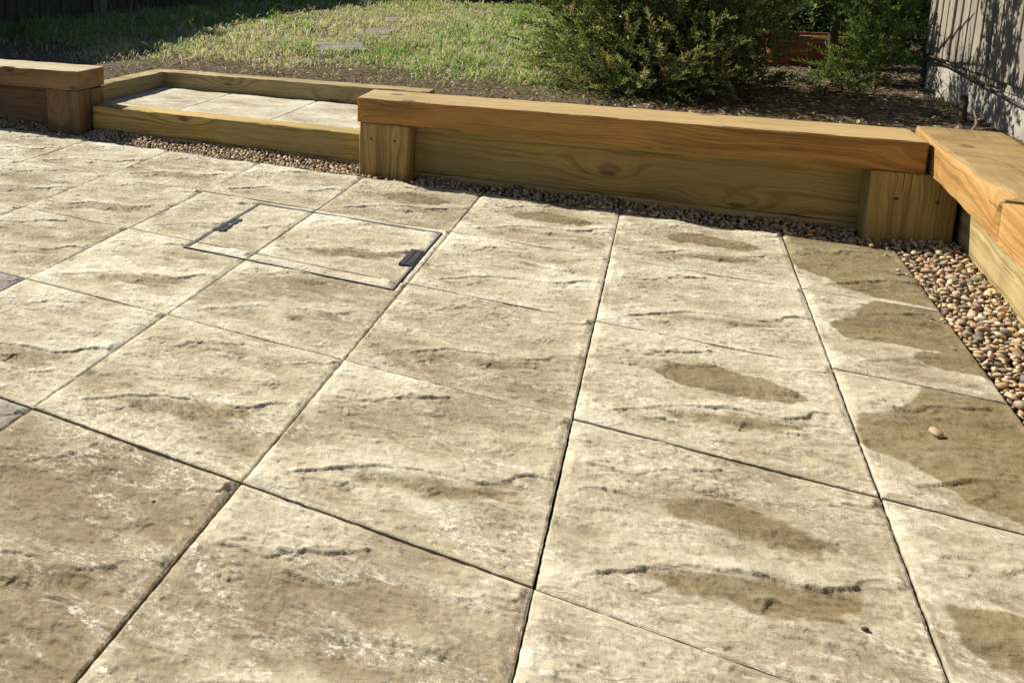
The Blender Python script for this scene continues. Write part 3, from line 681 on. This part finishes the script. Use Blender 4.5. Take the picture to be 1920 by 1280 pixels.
# grass
def grass():
    def region(n, x0, x1, y0, y1): return RNG.uniform(x0, x1, n), RNG.uniform(y0, y1, n)
    parts = [(*region(100000, -6.0, -.3, .95, 3.2), 1.1), (*region(85000, -6.4, -.2, 3.2, 6.5), 1.6), (*region(50000, -7, 0, 6.5, 10), 2.2)]
    X = np.concatenate([p[0] for p in parts]); Y = np.concatenate([p[1] for p in parts]); W = np.concatenate([np.full(len(p[0]), p[2]) for p in parts])
    # only where the lawn could be seen
    d = np.stack([X-CAM.x, Y-CAM.y], 1); a = (d@np.array([r2.x, r2.y]))/(d@np.array([f_.x, f_.y]))
    keep = (a > -.42) & (a < .52)
    t = turf_mask(X, Y)
    keep &= RNG.random(len(X)) < np.clip(t*1.05+.05, 0, 1)*np.clip(-.62+2.4*(fbm(X*3.6, Y*3.6, 330, 4)), .08, 1)
    keep &= ~((X > -2.97) & (X < -1.30) & (Y < .95))
    for (sx_, sy_, a_, b_, an) in STONES:
        c_, s_ = math.cos(an), math.sin(an); lx = (X-sx_)*c_+(Y-sy_)*s_; ly = -(X-sx_)*s_+(Y-sy_)*c_
        keep &= ~((abs(lx) < a_/2+.01) & (abs(ly) < b_/2+.0))
    X, Y, W, t = X[keep], Y[keep], W[keep], t[keep]; n = len(X)
    shade = sst(-3.9, -4.4, X-.0)            # long unmown tufts along the fence
    clump = fbm(X*7, Y*7, 345, 3)
    L = (.35+1.3*clump)*RNG.uniform(.016, .066, n)*(.5+.7*t)*(1+.9*(fbm(X*3, Y*3, 340, 2)-.35))*(1+1.0*shade)*(1+.5*(RNG.random(n) < .04))
    wd = RNG.uniform(.0012, .0026, n)*W*1.25
    az_ = RNG.uniform(0, 6.283, n); lean = RNG.uniform(.3, 1.9, n)
    dx, dy = np.cos(az_), np.sin(az_)
    Z0 = gzf(X, Y)-.003
    b0 = np.stack([X, Y, Z0], 1); side = np.stack([-dy, dx, np.zeros(n)], 1)*wd[:, None]
    mid = b0+np.stack([dx*L*.30*lean, dy*L*.30*lean, L*.62], 1)
    tip = b0+np.stack([dx*L*(.95*lean), dy*L*(.95*lean), L*np.maximum(.98-.42*lean, .12)], 1)
    V = np.stack([b0-side, b0+side, mid+side*.85, mid-side*.85, tip], 1).reshape(-1, 3)
    k_ = np.arange(n)[:, None]*5
    Q = k_+np.array([[0, 1, 2, 3]]); T = k_+np.array([[3, 2, 4]])
    # blade colours: green to the right, dry and straw coloured by the fence line and bare edge
    dry = np.clip(.84-.64*sst(-3.0, -1.5, X)+1.6*(fbm(X*1.3, Y*1.3, 350, 4)-.5)-.25*sst(5, 8, Y)+.45*(1-sst(1.2, 1.9, Y)), 0, 1)
    dry = np.where(shade > .5, dry*.35, dry)
    isd = RNG.random(n) < dry*.85+.12
    gcol = np.stack([RNG.uniform(.11, .21, n), RNG.uniform(.22, .36, n), RNG.uniform(.03, .075, n)], 1)
    g2 = np.stack([RNG.uniform(.18, .27, n), RNG.uniform(.27, .36, n), RNG.uniform(.04, .08, n)], 1)
    gcol = np.where((RNG.random(n) < .4)[:, None], g2, gcol)
    dcol = np.stack([RNG.uniform(.50, .66, n), RNG.uniform(.455, .59, n), RNG.uniform(.29, .40, n)], 1)*RNG.uniform(.55, 1.0, n)[:, None]
    C = np.where(isd[:, None], dcol, gcol)
    C = np.repeat(C, 5, 0)
    return npmesh('lawn_grass', V, [Q, T], True, None, {'gc': C})
o = obj('lawn_grass', grass(), MAT['grass']); tag(o, 'patchy lawn grass, dry straw at the front and green behind', 'grass', kind='stuff')

# stepping stones sunk in the lawn
for q, (x, y, a_, b_, an) in enumerate(STONES):
    me = slab_mesh('stepping_stone_mesh', -a_/2, a_/2, -b_/2, b_/2, -a_/2, b_/2, None, 40, 120+q, .04)
    me.materials.clear(); me.materials.append(MAT['stone'])
    o = obj('stepping_stone', me); o.location = (x-a_/2*math.cos(an)-b_/2*math.sin(an), y-a_/2*math.sin(an)+b_/2*math.cos(an), GZ+(.030, .032, .038)[q]); o.rotation_euler = (.03, -.01, an)
    tag(o, ['grey stepping stone in the lawn nearest the timber step', 'half buried stepping stone, middle one of the lawn path', 'farthest small stepping stone in the lawn path'][q], 'stepping stone', 'stepping stones in the lawn')

# litter on the bare soil: chips, dead leaves, straw
def litter():
    n = 30000
    X = RNG.uniform(-3.3, 1.1, n); Y = RNG.uniform(.24, 3.4, n)
    t = turf_mask(X, Y); keep = (RNG.random(n) < np.where(X > -.55, .6, .55)*(1-.8*t)) & ~((X > -2.97) & (X < -1.33) & (Y < .96))
    X, Y = X[keep], Y[keep]; n = len(X)
    straw = (RNG.random(n) < np.where(X < -.6, .7, .12))
    L = np.where(straw, RNG.uniform(.012, .035, n), RNG.uniform(.006, .018, n)); W = np.where(straw, RNG.uniform(.0009, .0018, n), L*RNG.uniform(.35, .6, n))
    az_ = RNG.uniform(0, 6.283, n); tilt = RNG.normal(0, .28, n); d = np.stack([np.cos(az_)*np.cos(tilt), np.sin(az_)*np.cos(tilt), np.sin(tilt)], 1)
    s_ = np.stack([-np.sin(az_), np.cos(az_), RNG.normal(0, .35, n)], 1)
    c = np.stack([X, Y, gzf(X, Y)+RNG.uniform(.002, .010, n)], 1)
    up = np.zeros((n, 3)); up[:, 2] = L*RNG.uniform(.05, .22, n)
    V = np.stack([c-d*L[:, None], c-s_*W[:, None]+up, c+d*L[:, None], c+s_*W[:, None]+up], 1).reshape(-1, 3)
    k_ = np.arange(n)[:, None]*4
    F = np.concatenate([k_+np.array([[0, 1, 2]]), k_+np.array([[0, 2, 3]])])
    pal = np.array([(.34, .25, .15), (.22, .15, .085), (.12, .08, .05), (.48, .40, .28), (.28, .2, .13), (.60, .55, .45)])
    C = pal[RNG.choice(6, n, p=[.26, .26, .22, .12, .11, .03])]*RNG.uniform(.75, 1.15, n)[:, None]
    C = np.where(straw[:, None], np.array([(.52, .45, .30)])*RNG.uniform(.6, 1.05, n)[:, None], C)
    return npmesh('leaf_litter', V, F, False, None, {'lc': np.repeat(C, 4, 0)})
o = obj('leaf_litter', litter(), MAT['litter']); tag(o, 'brown leaf litter and straw scattered on bare soil', 'leaf litter', kind='stuff')

# ------------------------------------------------------------------ shrubs
def tube(Ps, Rs, seg=6):
    Ps = [Vector(p) for p in Ps]; V = []; F = []
    for i, p in enumerate(Ps):
        d = (Ps[min(i+1, len(Ps)-1)]-Ps[max(i-1, 0)]).normalized()
        a = d.orthogonal().normalized(); b = d.cross(a)
        for k_ in range(seg):
            t = 2*math.pi*k_/seg; V.append(p+(a*math.cos(t)+b*math.sin(t))*Rs[i])
    for i in range(len(Ps)-1):
        for k_ in range(seg):
            F.append([i*seg+k_, i*seg+(k_+1) % seg, (i+1)*seg+(k_+1) % seg, (i+1)*seg+k_])
    return np.array([v[:] for v in V]), np.array(F)
def tubes_mesh(name, lst):
    VV, FF = [], []; b = 0
    for V, F in lst: VV.append(V); FF.append(F+b); b += len(V)
    return npmesh(name, np.concatenate(VV), np.concatenate(FF), True)
def wander(a, b, n=6, amp=.04):
    a, b = Vector(a), Vector(b); out = []
    for i in range(n+1):
        t = i/n; q = a.lerp(b, t)
        if 0 < i < n: q += Vector((random.gauss(0, amp), random.gauss(0, amp), random.gauss(0, amp*.5)))
        out.append(q)
    return out
def foliage(name, blobs, leafL, leafW, pal, per=26, shootL=(.07, .16), up=.45, spread=.75, shell=.55, seed=0):
    """blobs: (cx,cy,cz,rx,ry,rz,n) -> sprigs of small folded leaves"""
    rs = np.random.default_rng(seed); B, D, SL = [], [], []
    for (cx, cy, cz, rx, ry, rz, n) in blobs:
        d = rs.normal(size=(n, 3)); d /= np.linalg.norm(d, axis=1)[:, None]
        r = shell+(1-shell)*rs.random(n)**.7; r *= .8+.4*fbm(d[:, 0]*2.3+cx*3, d[:, 1]*2.3+d[:, 2]*2, 400+seed, 3)
        p = np.array([cx, cy, cz])+d*np.array([rx, ry, rz])*r[:, None]
        dd = d*.7+np.array([0, 0, up])+rs.normal(0, .35, (n, 3)); dd /= np.linalg.norm(dd, axis=1)[:, None]
        k_ = p[:, 2] > GZ+.01; B.append(p[k_]); D.append(dd[k_]); SL.append(rs.uniform(*shootL, k_.sum()))
    B = np.concatenate(B); D = np.concatenate(D); SL = np.concatenate(SL); n = len(B)
    a = np.cross(D, rs.normal(size=(n, 3))); a /= np.linalg.norm(a, axis=1)[:, None]; b = np.cross(D, a)
    shootc = rs.choice(len(pal), n); shootv = rs.uniform(.65, 1.2, n)
    t = np.linspace(.12, 1, per)[None, :]*np.ones((n, 1)); phi = np.arange(per)[None, :]*2.39996+rs.uniform(0, 6.28, (n, 1))
    pos = B[:, None]+D[:, None]*(SL[:, None]*t)[..., None]; pos[..., 2] -= (.25*SL[:, None]*t*t)
    rad = a[:, None]*np.cos(phi)[..., None]+b[:, None]*np.sin(phi)[..., None]
    sp = spread*(1.15-.7*t)[..., None]
    ld = D[:, None]*(1-.35*spread)+rad*sp+rs.normal(0, .14, (n, per, 3)); ld /= np.linalg.norm(ld, axis=2)[..., None]
    sd = np.cross(ld, D[:, None]+.3*rs.normal(size=(n, per, 3))); sd /= np.linalg.norm(sd, axis=2)[..., None]+1e-9
    nn = np.cross(sd, ld)
    L = (rs.uniform(.7, 1.2, (n, per))*leafL*(1.1-.45*t))[..., None]; W = (rs.uniform(.8, 1.2, (n, per))*leafW)[..., None]
    v0 = pos; v1 = pos+ld*L*.5-sd*W+nn*W*.35; v2 = pos+ld*L-nn*L*.10; v3 = pos+ld*L*.5+sd*W+nn*W*.35
    V = np.stack([v0, v1, v2, v3], 2).reshape(-1, 3); m_ = n*per; k_ = np.arange(m_)[:, None]*4
    F = np.concatenate([k_+np.array([[0, 1, 2]]), k_+np.array([[0, 2, 3]])])
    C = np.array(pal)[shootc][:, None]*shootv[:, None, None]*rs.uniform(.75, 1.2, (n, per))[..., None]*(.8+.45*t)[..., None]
    # stems
    e = B+D*SL[:, None]; e[:, 2] -= .25*SL; w_ = a*.0011
    SV = np.stack([B-w_, B+w_, e+w_*.4, e-w_*.4], 1).reshape(-1, 3); SF = np.arange(n)[:, None]*4+np.array([[0, 1, 2, 3]])+len(V)
    SC = np.tile(np.array([(.16, .13, .06)]), (len(SV), 1))
    return npmesh(name, np.concatenate([V, SV]), [F, SF], False, None, {'lc': np.concatenate([np.repeat(C.reshape(-1, 3), 4, 0), SC])})

GR = [(.075, .105, .038), (.11, .14, .05), (.165, .195, .075), (.06, .085, .032), (.25, .27, .125), (.22, .20, .10)]
sh = empty('garden_shrub', (-.25, 2.0, GZ)); tag(sh, 'large dark green shrub behind the timber wall, nearest the lawn', 'shrub', 'shrubs in the garden bed')
blobs = [(-.62, 1.75, .34, .32, .36, .26, 330), (-.68, 1.85, .62, .38, .34, .34, 330), (-.36, 1.50, .30, .34, .28, .22, 320), (-.32, 1.72, .60, .40, .36, .34, 360),
         (-.20, 1.48, .28, .20, .22, .17, 150), (-.17, 1.70, .48, .22, .26, .22, 160), (-.58, 1.72, .82, .40, .30, .24, 220), (-.02, 1.80, .72, .30, .24, .18, 190), (-.44, 1.34, .23, .34, .16, .10, 190)]
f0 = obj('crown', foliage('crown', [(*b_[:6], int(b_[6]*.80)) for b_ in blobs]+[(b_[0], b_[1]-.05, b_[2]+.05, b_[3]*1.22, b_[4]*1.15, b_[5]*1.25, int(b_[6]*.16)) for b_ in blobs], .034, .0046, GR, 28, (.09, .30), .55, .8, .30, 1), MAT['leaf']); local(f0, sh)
tr = []
for (x, y, z, *_r) in blobs: tr.append(tube(wander((-.22+random.gauss(0, .05), 1.95+random.gauss(0, .05), GZ-.03), (x, y, z), 6, .03), np.linspace(.017, .004, 7)))
for _ in range(24):
    b_ = random.choice(blobs); tr.append(tube(wander((b_[0], b_[1], b_[2]-.1), (b_[0]+random.gauss(0, .22), b_[1]+random.gauss(0, .2), b_[2]+random.uniform(-.05, .25)), 4, .02), np.linspace(.006, .0015, 5), 4))
local(obj('branches', tubes_mesh('branches', tr), MAT['bark']), sh)
# tall broad-leaved plant whose shadow falls on the grey fence
tp = empty('tall_shrub', (.20, 1.75, GZ)); tag(tp, 'small upright tree with thin trunk in front of the terracotta trough', 'tree', 'shrubs in the garden bed')
local(obj('trunk', tubes_mesh('trunk', [tube(wander((.44, 2.42, GZ-.03), (.40, 2.34, .66), 6, .006), np.linspace(.026, .019, 7), 8), tube(wander((.40, 2.34, .66), (.16, 1.75, 1.15), 9, .005), np.linspace(.012, .004, 10)),
    tube(wander((.40, 2.34, .66), (.10, 1.45, 1.02), 9, .005), np.linspace(.010, .003, 10)), tube(wander((.40, 2.34, .66), (.50, 2.5, 1.3), 5, .02), np.linspace(.015, .005, 6))]), MAT['bark']), tp)
local(obj('crown', foliage('tree_crown', [(.14, 1.42, 1.00, .15, .15, .28, 110), (.34, 2.32, .70, .18, .16, .12, 90), (.42, 2.85, 1.1, .2, .2, .2, 50)], .045, .0085, [(.06, .10, .03), (.085, .125, .04), (.05, .08, .028)], 16, (.09, .18), .3, .9, .3, 5), MAT['leaf']), tp)
# rosemary by the fence
rm_ = empty('rosemary_bush', (.64, 2.5, GZ)); tag(rm_, 'spiky bright green rosemary bush against the grey fence', 'shrub', 'shrubs in the garden bed')
local(obj('crown', foliage('rosemary', [(.66, 2.45, .52, .16, .20, .30, 190), (.60, 2.62, .78, .20, .22, .34, 180), (.60, 2.32, .34, .10, .12, .12, 60), (.70, 2.50, .92, .12, .2, .2, 90), (.50, 2.30, .26, .09, .08, .06, 30)], .034, .0021, [(.15, .23, .065), (.19, .27, .085), (.10, .165, .05), (.23, .30, .12)], 34, (.10, .22), .9, .72, .25, 9), MAT['leaf']), rm_)
local(obj('branches', tubes_mesh('rosemary_stems', [tube(wander((.64, 2.5, GZ-.02), (.64+random.gauss(0, .10), 2.5+random.gauss(0, .1), random.uniform(.5, .95)), 5, .015), np.linspace(.008, .003, 6), 5) for _ in range(9)]), MAT['bark']), rm_)
# low creeping sprigs by the trough
lw = empty('low_plant', (.30, 2.05, GZ)); tag(lw, 'low dull green ground plant in front of the terracotta trough', 'plant', 'shrubs in the garden bed')
local(obj('crown', foliage('low_plant', [(.36, 2.02, .21, .16, .12, .03, 50), (.50, 2.28, .22, .12, .10, .04, 45), (.05, 1.75, .22, .14, .14, .04, 50)], .026, .0050, [(.10, .13, .05), (.13, .16, .06), (.07, .10, .035)], 16, (.05, .11), .4, .9, .2, 13), MAT['leaf']), lw)
# dense evergreen hedge closing the view
hd = empty('evergreen_hedge', (.3, 4.0, GZ)); tag(hd, 'dense dark evergreen hedge behind the trough and shrubs', 'hedge')
local(obj('crown', foliage('hedge', [(-.1+.42*q, 4.0+.1*(q % 2), .75, .48, .42, .8, 520) for q in range(5)]+[(.1, 3.9, 1.4, .9, .4, .6, 420)], .05, .013, [(.03, .05, .018), (.04, .065, .022), (.025, .04, .015)], 12, (.08, .2), .4, .9, .35, 17), MAT['leaf']), hd)
local(obj('branches', tubes_mesh('hedge_stems', [tube(wander((-.2+.3*q, 4.05, GZ-.02), (-.2+.3*q+random.gauss(0, .1), 4.0, 1.4), 5, .03), np.linspace(.02, .006, 6), 5) for q in range(7)]), MAT['bark']), hd)
# terracotta trough
def trough(x0, x1, y0, y1, z0, z1):
    lv = [(z0, -.035), (z0+.02, -.03), (z1-.055, -.006), (z1-.05, .010), (z1-.004, .014), (z1, .010), (z1, -.012), (z1-.03, -.018)]
    V = []; F = []; m_ = 24
    for z, o_ in lv:
        rr = .03; a_, b_, c_, d_ = x0-o_, x1+o_, y0-o_, y1+o_
        for (cx, cy, a0) in ((b_-rr, d_-rr, 0), (a_+rr, d_-rr, 90), (a_+rr, c_+rr, 180), (b_-rr, c_+rr, 270)):
            for k_ in range(6): V.append((cx+rr*math.cos(R(a0+k_*18)), cy+rr*math.sin(R(a0+k_*18)), z))
    for i in range(len(lv)-1):
        for k_ in range(m_): F.append([i*m_+k_, i*m_+(k_+1) % m_, (i+1)*m_+(k_+1) % m_, (i+1)*m_+k_])
    me = npmesh('trough', V, [np.array(F), np.arange(m_)[None, ::-1]], True); me.set_sharp_from_angle(angle=R(35)); return me, V[-m_:]
tt = empty('terracotta_trough', (.42, 3.0, GZ)); tag(tt, 'long terracotta trough planter standing behind the shrubs', 'planter')
me, inner = trough(.17, .80, 2.88, 3.12, GZ-.01, .385)
local(obj('body', me, MAT['terracotta']), tt)
local(obj('soil', npmesh('trough_soil', np.array(inner)-np.array([0, 0, .002]), np.arange(24)[None], False), MAT['bed']), tt)
tt.rotation_euler = (0, 0, .0)
# pale pot glimpsed through the shrub
pv = [(.075, 0), (.10, .10), (.115, .25), (.125, .262), (.125, .285), (.108, .285), (.10, .2)]
V = []; F = []
for (r0, z) in pv:
    for k_ in range(24): V.append((r0*math.cos(k_*math.pi/12), r0*math.sin(k_*math.pi/12), z))
for i in range(len(pv)-1):
    for k_ in range(24): F.append([i*24+k_, i*24+(k_+1) % 24, (i+1)*24+(k_+1) % 24, (i+1)*24+k_])
o = obj('plant_pot', npmesh('plant_pot', V, [np.array(F), np.arange(24)[None, ::-1], np.arange(24)[None]+(len(pv)-1)*24], True), MAT['pot']); o.location = (-.55, 2.85, GZ); tag(o, 'pale grey pot half hidden inside the large shrub', 'pot')

# ------------------------------------------------------------------ right fence
FX = .79
fr = empty('board_fence', (FX, 1.2, GZ)); tag(fr, 'weathered grey board fence at right with leafy shadow', 'fence', 'garden fences')
def plank_mesh(name, w_, h_, th, seed, lapped=True):
    """plank standing: local x up"""
    return beam_mesh(name, h_, w_, th, bev=.002, n=14, seed=seed, rough=.0012)
pm = [plank_mesh('plank', .112, 1.45, .016, 700+k_) for k_ in range(5)]
y = 2.245; q = 0
PL = Matrix(((0, 0, -1, 0), (0, -1, 0, 0), (1, 0, 0, 0), (0, 0, 0, 1)))
while y > -2.6:
    o = obj('plank', pm[q % 5], MAT['fence_grey'], fr)
    mw = Matrix.Translation((FX+random.uniform(-.002, .002), y, .372+random.uniform(-.004, .003))) @ Matrix.Rotation(R(-4.0), 4, 'Z') @ PL
    o.matrix_world = mw; o.matrix_parent_inverse = Matrix.Translation(-fr.location)
    y -= .098+random.uniform(-.003, .003); q += 1
def fbeam(name, y0, y1, x0, th, z0, z1, mat, seed, par):
    o = obj(name, beam_mesh(name, y1-y0, th, z1-z0, bev=.004, seed=seed), mat); o.location = (x0+th, y0, z0); o.rotation_euler = (0, 0, math.pi/2); local(o, par)
fbeam('skirting_board', -2.6, 2.235, FX-.004, .022, .334, .368, MAT['fence_grey'], 720, fr)
fbeam('gravel_board', -2.6, 1.335, FX-.006, .045, .06, .331, MAT['concrete'], 721, fr)
fbeam('gravel_board', 1.345, 2.235, FX-.004, .045, .06, .331, MAT['concrete'], 722, fr)
fbeam('rail', -2.6, 2.235, FX+.02, .05, .62, .69, MAT['fence_mid'], 723, fr)
fbeam('rail', -2.6, 2.235, FX+.02, .05, 1.45, 1.52, MAT['fence_mid'], 724, fr)
o = obj('fence_post', beam_mesh('fence_post', 1.95, .09, .09, bev=.006, seed=730), MAT['fence_dark']); o.matrix_world = Matrix.Translation((FX+.0, 2.345, -.05)) @ Matrix(((0, 0, 1, 0), (0, -1, 0, 0), (1, 0, 0, 0), (0, 0, 0, 1))); o.parent = fr; o.matrix_parent_inverse = Matrix.Translation(-fr.location)

# ------------------------------------------------------------------ left and rear fences (in shade)
fl = empty('panel_fence', (-5.55, 2.5, GZ)); tag(fl, 'tall dark board fence panel at the left edge', 'fence', 'garden fences')
def up_planks(par, x, y0, y1, w_, z0, h_, mat, seed, along='y', yfix=0):
    ms = [plank_mesh('plank', w_*1.06, h_, .018, seed+k_) for k_ in range(4)]
    a = y0; q_ = 0
    while a < y1:
        o = obj('plank', ms[q_ % 4], mat, par)
        if along == 'y': mw = Matrix.Translation((x+random.uniform(-.004, .004), a, z0+random.uniform(-.006, .006))) @ Matrix.Rotation(R(4), 4, 'Z') @ Matrix(((0, 0, 1, 0), (0, 1, 0, 0), (1, 0, 0, 0), (0, 0, 0, 1)))
        else: mw = Matrix.Translation((a, yfix+random.uniform(-.004, .004), z0+random.uniform(-.006, .006))) @ Matrix(((0, 1, 0, 0), (0, 0, 1, 0), (1, 0, 0, 0), (0, 0, 0, 1)))
        o.matrix_world = mw; o.matrix_parent_inverse = Matrix.Translation(-par.location); a += w_; q_ += 1
up_planks(fl, -5.56, -.6, 3.45, .145, GZ-.03, 1.86, MAT['fence_dark'], 740)
for yy in (3.50, 1.55):
    o = obj('fence_post', beam_mesh('fence_post', 1.75, .10, .10, bev=.006, seed=750), MAT['fence_mid']); o.matrix_world = Matrix.Translation((-5.58+(.04 if yy > 3 else -.12), yy, GZ-.06)) @ Matrix(((0, 0, 1, 0), (0, 1, 0, 0), (1, 0, 0, 0), (0, 0, 0, 1))); o.parent = fl; o.matrix_parent_inverse = Matrix.Translation(-fl.location)
fm = empty('panel_fence', (-5.7, 6, GZ)); tag(fm, 'lower dark fence with raised bottom rail, beyond the pale post', 'fence', 'garden fences')
up_planks(fm, -5.74, 3.42, 9.0, .145, .215, 1.52, MAT['fence_dark'], 760)
fbeam('rail', 3.62, 5.6, -5.74, .05, .23, .33, MAT['fence_dark'], 770, fm); fbeam('rail', 5.72, 9.0, -5.70, .05, .24, .38, MAT['fence_mid'], 771, fm)
for yy in (5.62, 7.6):
    o = obj('fence_post', beam_mesh('fence_post', 1.45, .10, .10, bev=.006, seed=772), MAT['fence_mid']); o.matrix_world = Matrix.Translation((-5.70, yy, GZ-.06)) @ Matrix(((0, 0, 1, 0), (0, 1, 0, 0), (1, 0, 0, 0), (0, 0, 0, 1))); o.parent = fm; o.matrix_parent_inverse = Matrix.Translation(-fm.location)
fb_ = empty('panel_fence', (-2, 9.2, GZ)); tag(fb_, 'dark rear fence across the far end of the lawn', 'fence', 'garden fences')
up_planks(fb_, 0, -5.9, 2.6, .145, GZ-.02, 1.7, MAT['fence_dark'], 780, 'x', 9.2)

# ------------------------------------------------------------------ twigs and stems on the soil at right
def stick(name, pts_, r0, r1, label, mat=MAT['bark'], cat='twig'):
    o = obj(name, tubes_mesh(name, [tube(pts_, np.linspace(r0, r1, len(pts_)), 6)]), mat); tag(o, label, cat)
stick('fallen_stick', wander((.60, .62, GZ+.015), (.70, 1.18, .275), 6, .008), .0055, .003, 'bare grey stick leaning behind the corner of the timber walls', MAT['fence_mid'])
stick('cut_stump', wander((.70, 1.30, GZ-.02), (.715, 1.34, .285), 4, .006), .017, .013, 'short dark cut stump in the soil beside the grey fence', MAT['bark'], 'stump')
tw = [tube(wander((.36+random.uniform(-.1, .1), 1.75+random.uniform(-.1, .1), GZ), (.36+random.uniform(-.25, .25), 1.7+random.uniform(-.25, .2), GZ+random.uniform(.02, .10)), 4, .012), np.linspace(.0045, .0015, 5), 5) for _ in range(9)]
o = obj('twig_heap', tubes_mesh('twig_heap', tw), MAT['bark']); tag(o, 'small heap of dark broken twigs on the soil', 'twigs')
dg = []
for _ in range(16):
    a0 = random.uniform(0, 6.28); L = random.uniform(.10, .22); x0, y0 = .70+random.gauss(0, .02), 1.62+random.gauss(0, .06)
    dg.append(tube([(x0+math.cos(a0)*L*.45*t*t, y0+math.sin(a0)*L*.9*t*t, GZ+L*(1.25*t-.75*t*t)) for t in np.linspace(0, 1, 7)], np.linspace(.0018, .0007, 7), 4))
o = obj('dry_grass_tuft', tubes_mesh('dry_grass_tuft', dg), MAT['fence_mid']); tag(o, 'tuft of dry arching grass stems beside the grey fence', 'grass tuft')
o = obj('garden_cane', tubes_mesh('garden_cane', [tube([(.772, 2.23, .372), (.768, 1.6, .343), (.765, .6, .305)], [.006, .006, .0055], 6)]), MAT['fence_dark']); tag(o, 'thin dark cane lying along the foot of the grey fence', 'cane')

scn.render.resolution_x = 1024; scn.render.resolution_y = 682
scn.render.engine = 'CYCLES'
scn.cycles.max_bounces = 4; scn.cycles.diffuse_bounces = 2; scn.cycles.glossy_bounces = 1; scn.cycles.transmission_bounces = 2
scn.cycles.adaptive_threshold = .015
scn.cycles.caustics_reflective = False; scn.cycles.caustics_refractive = False
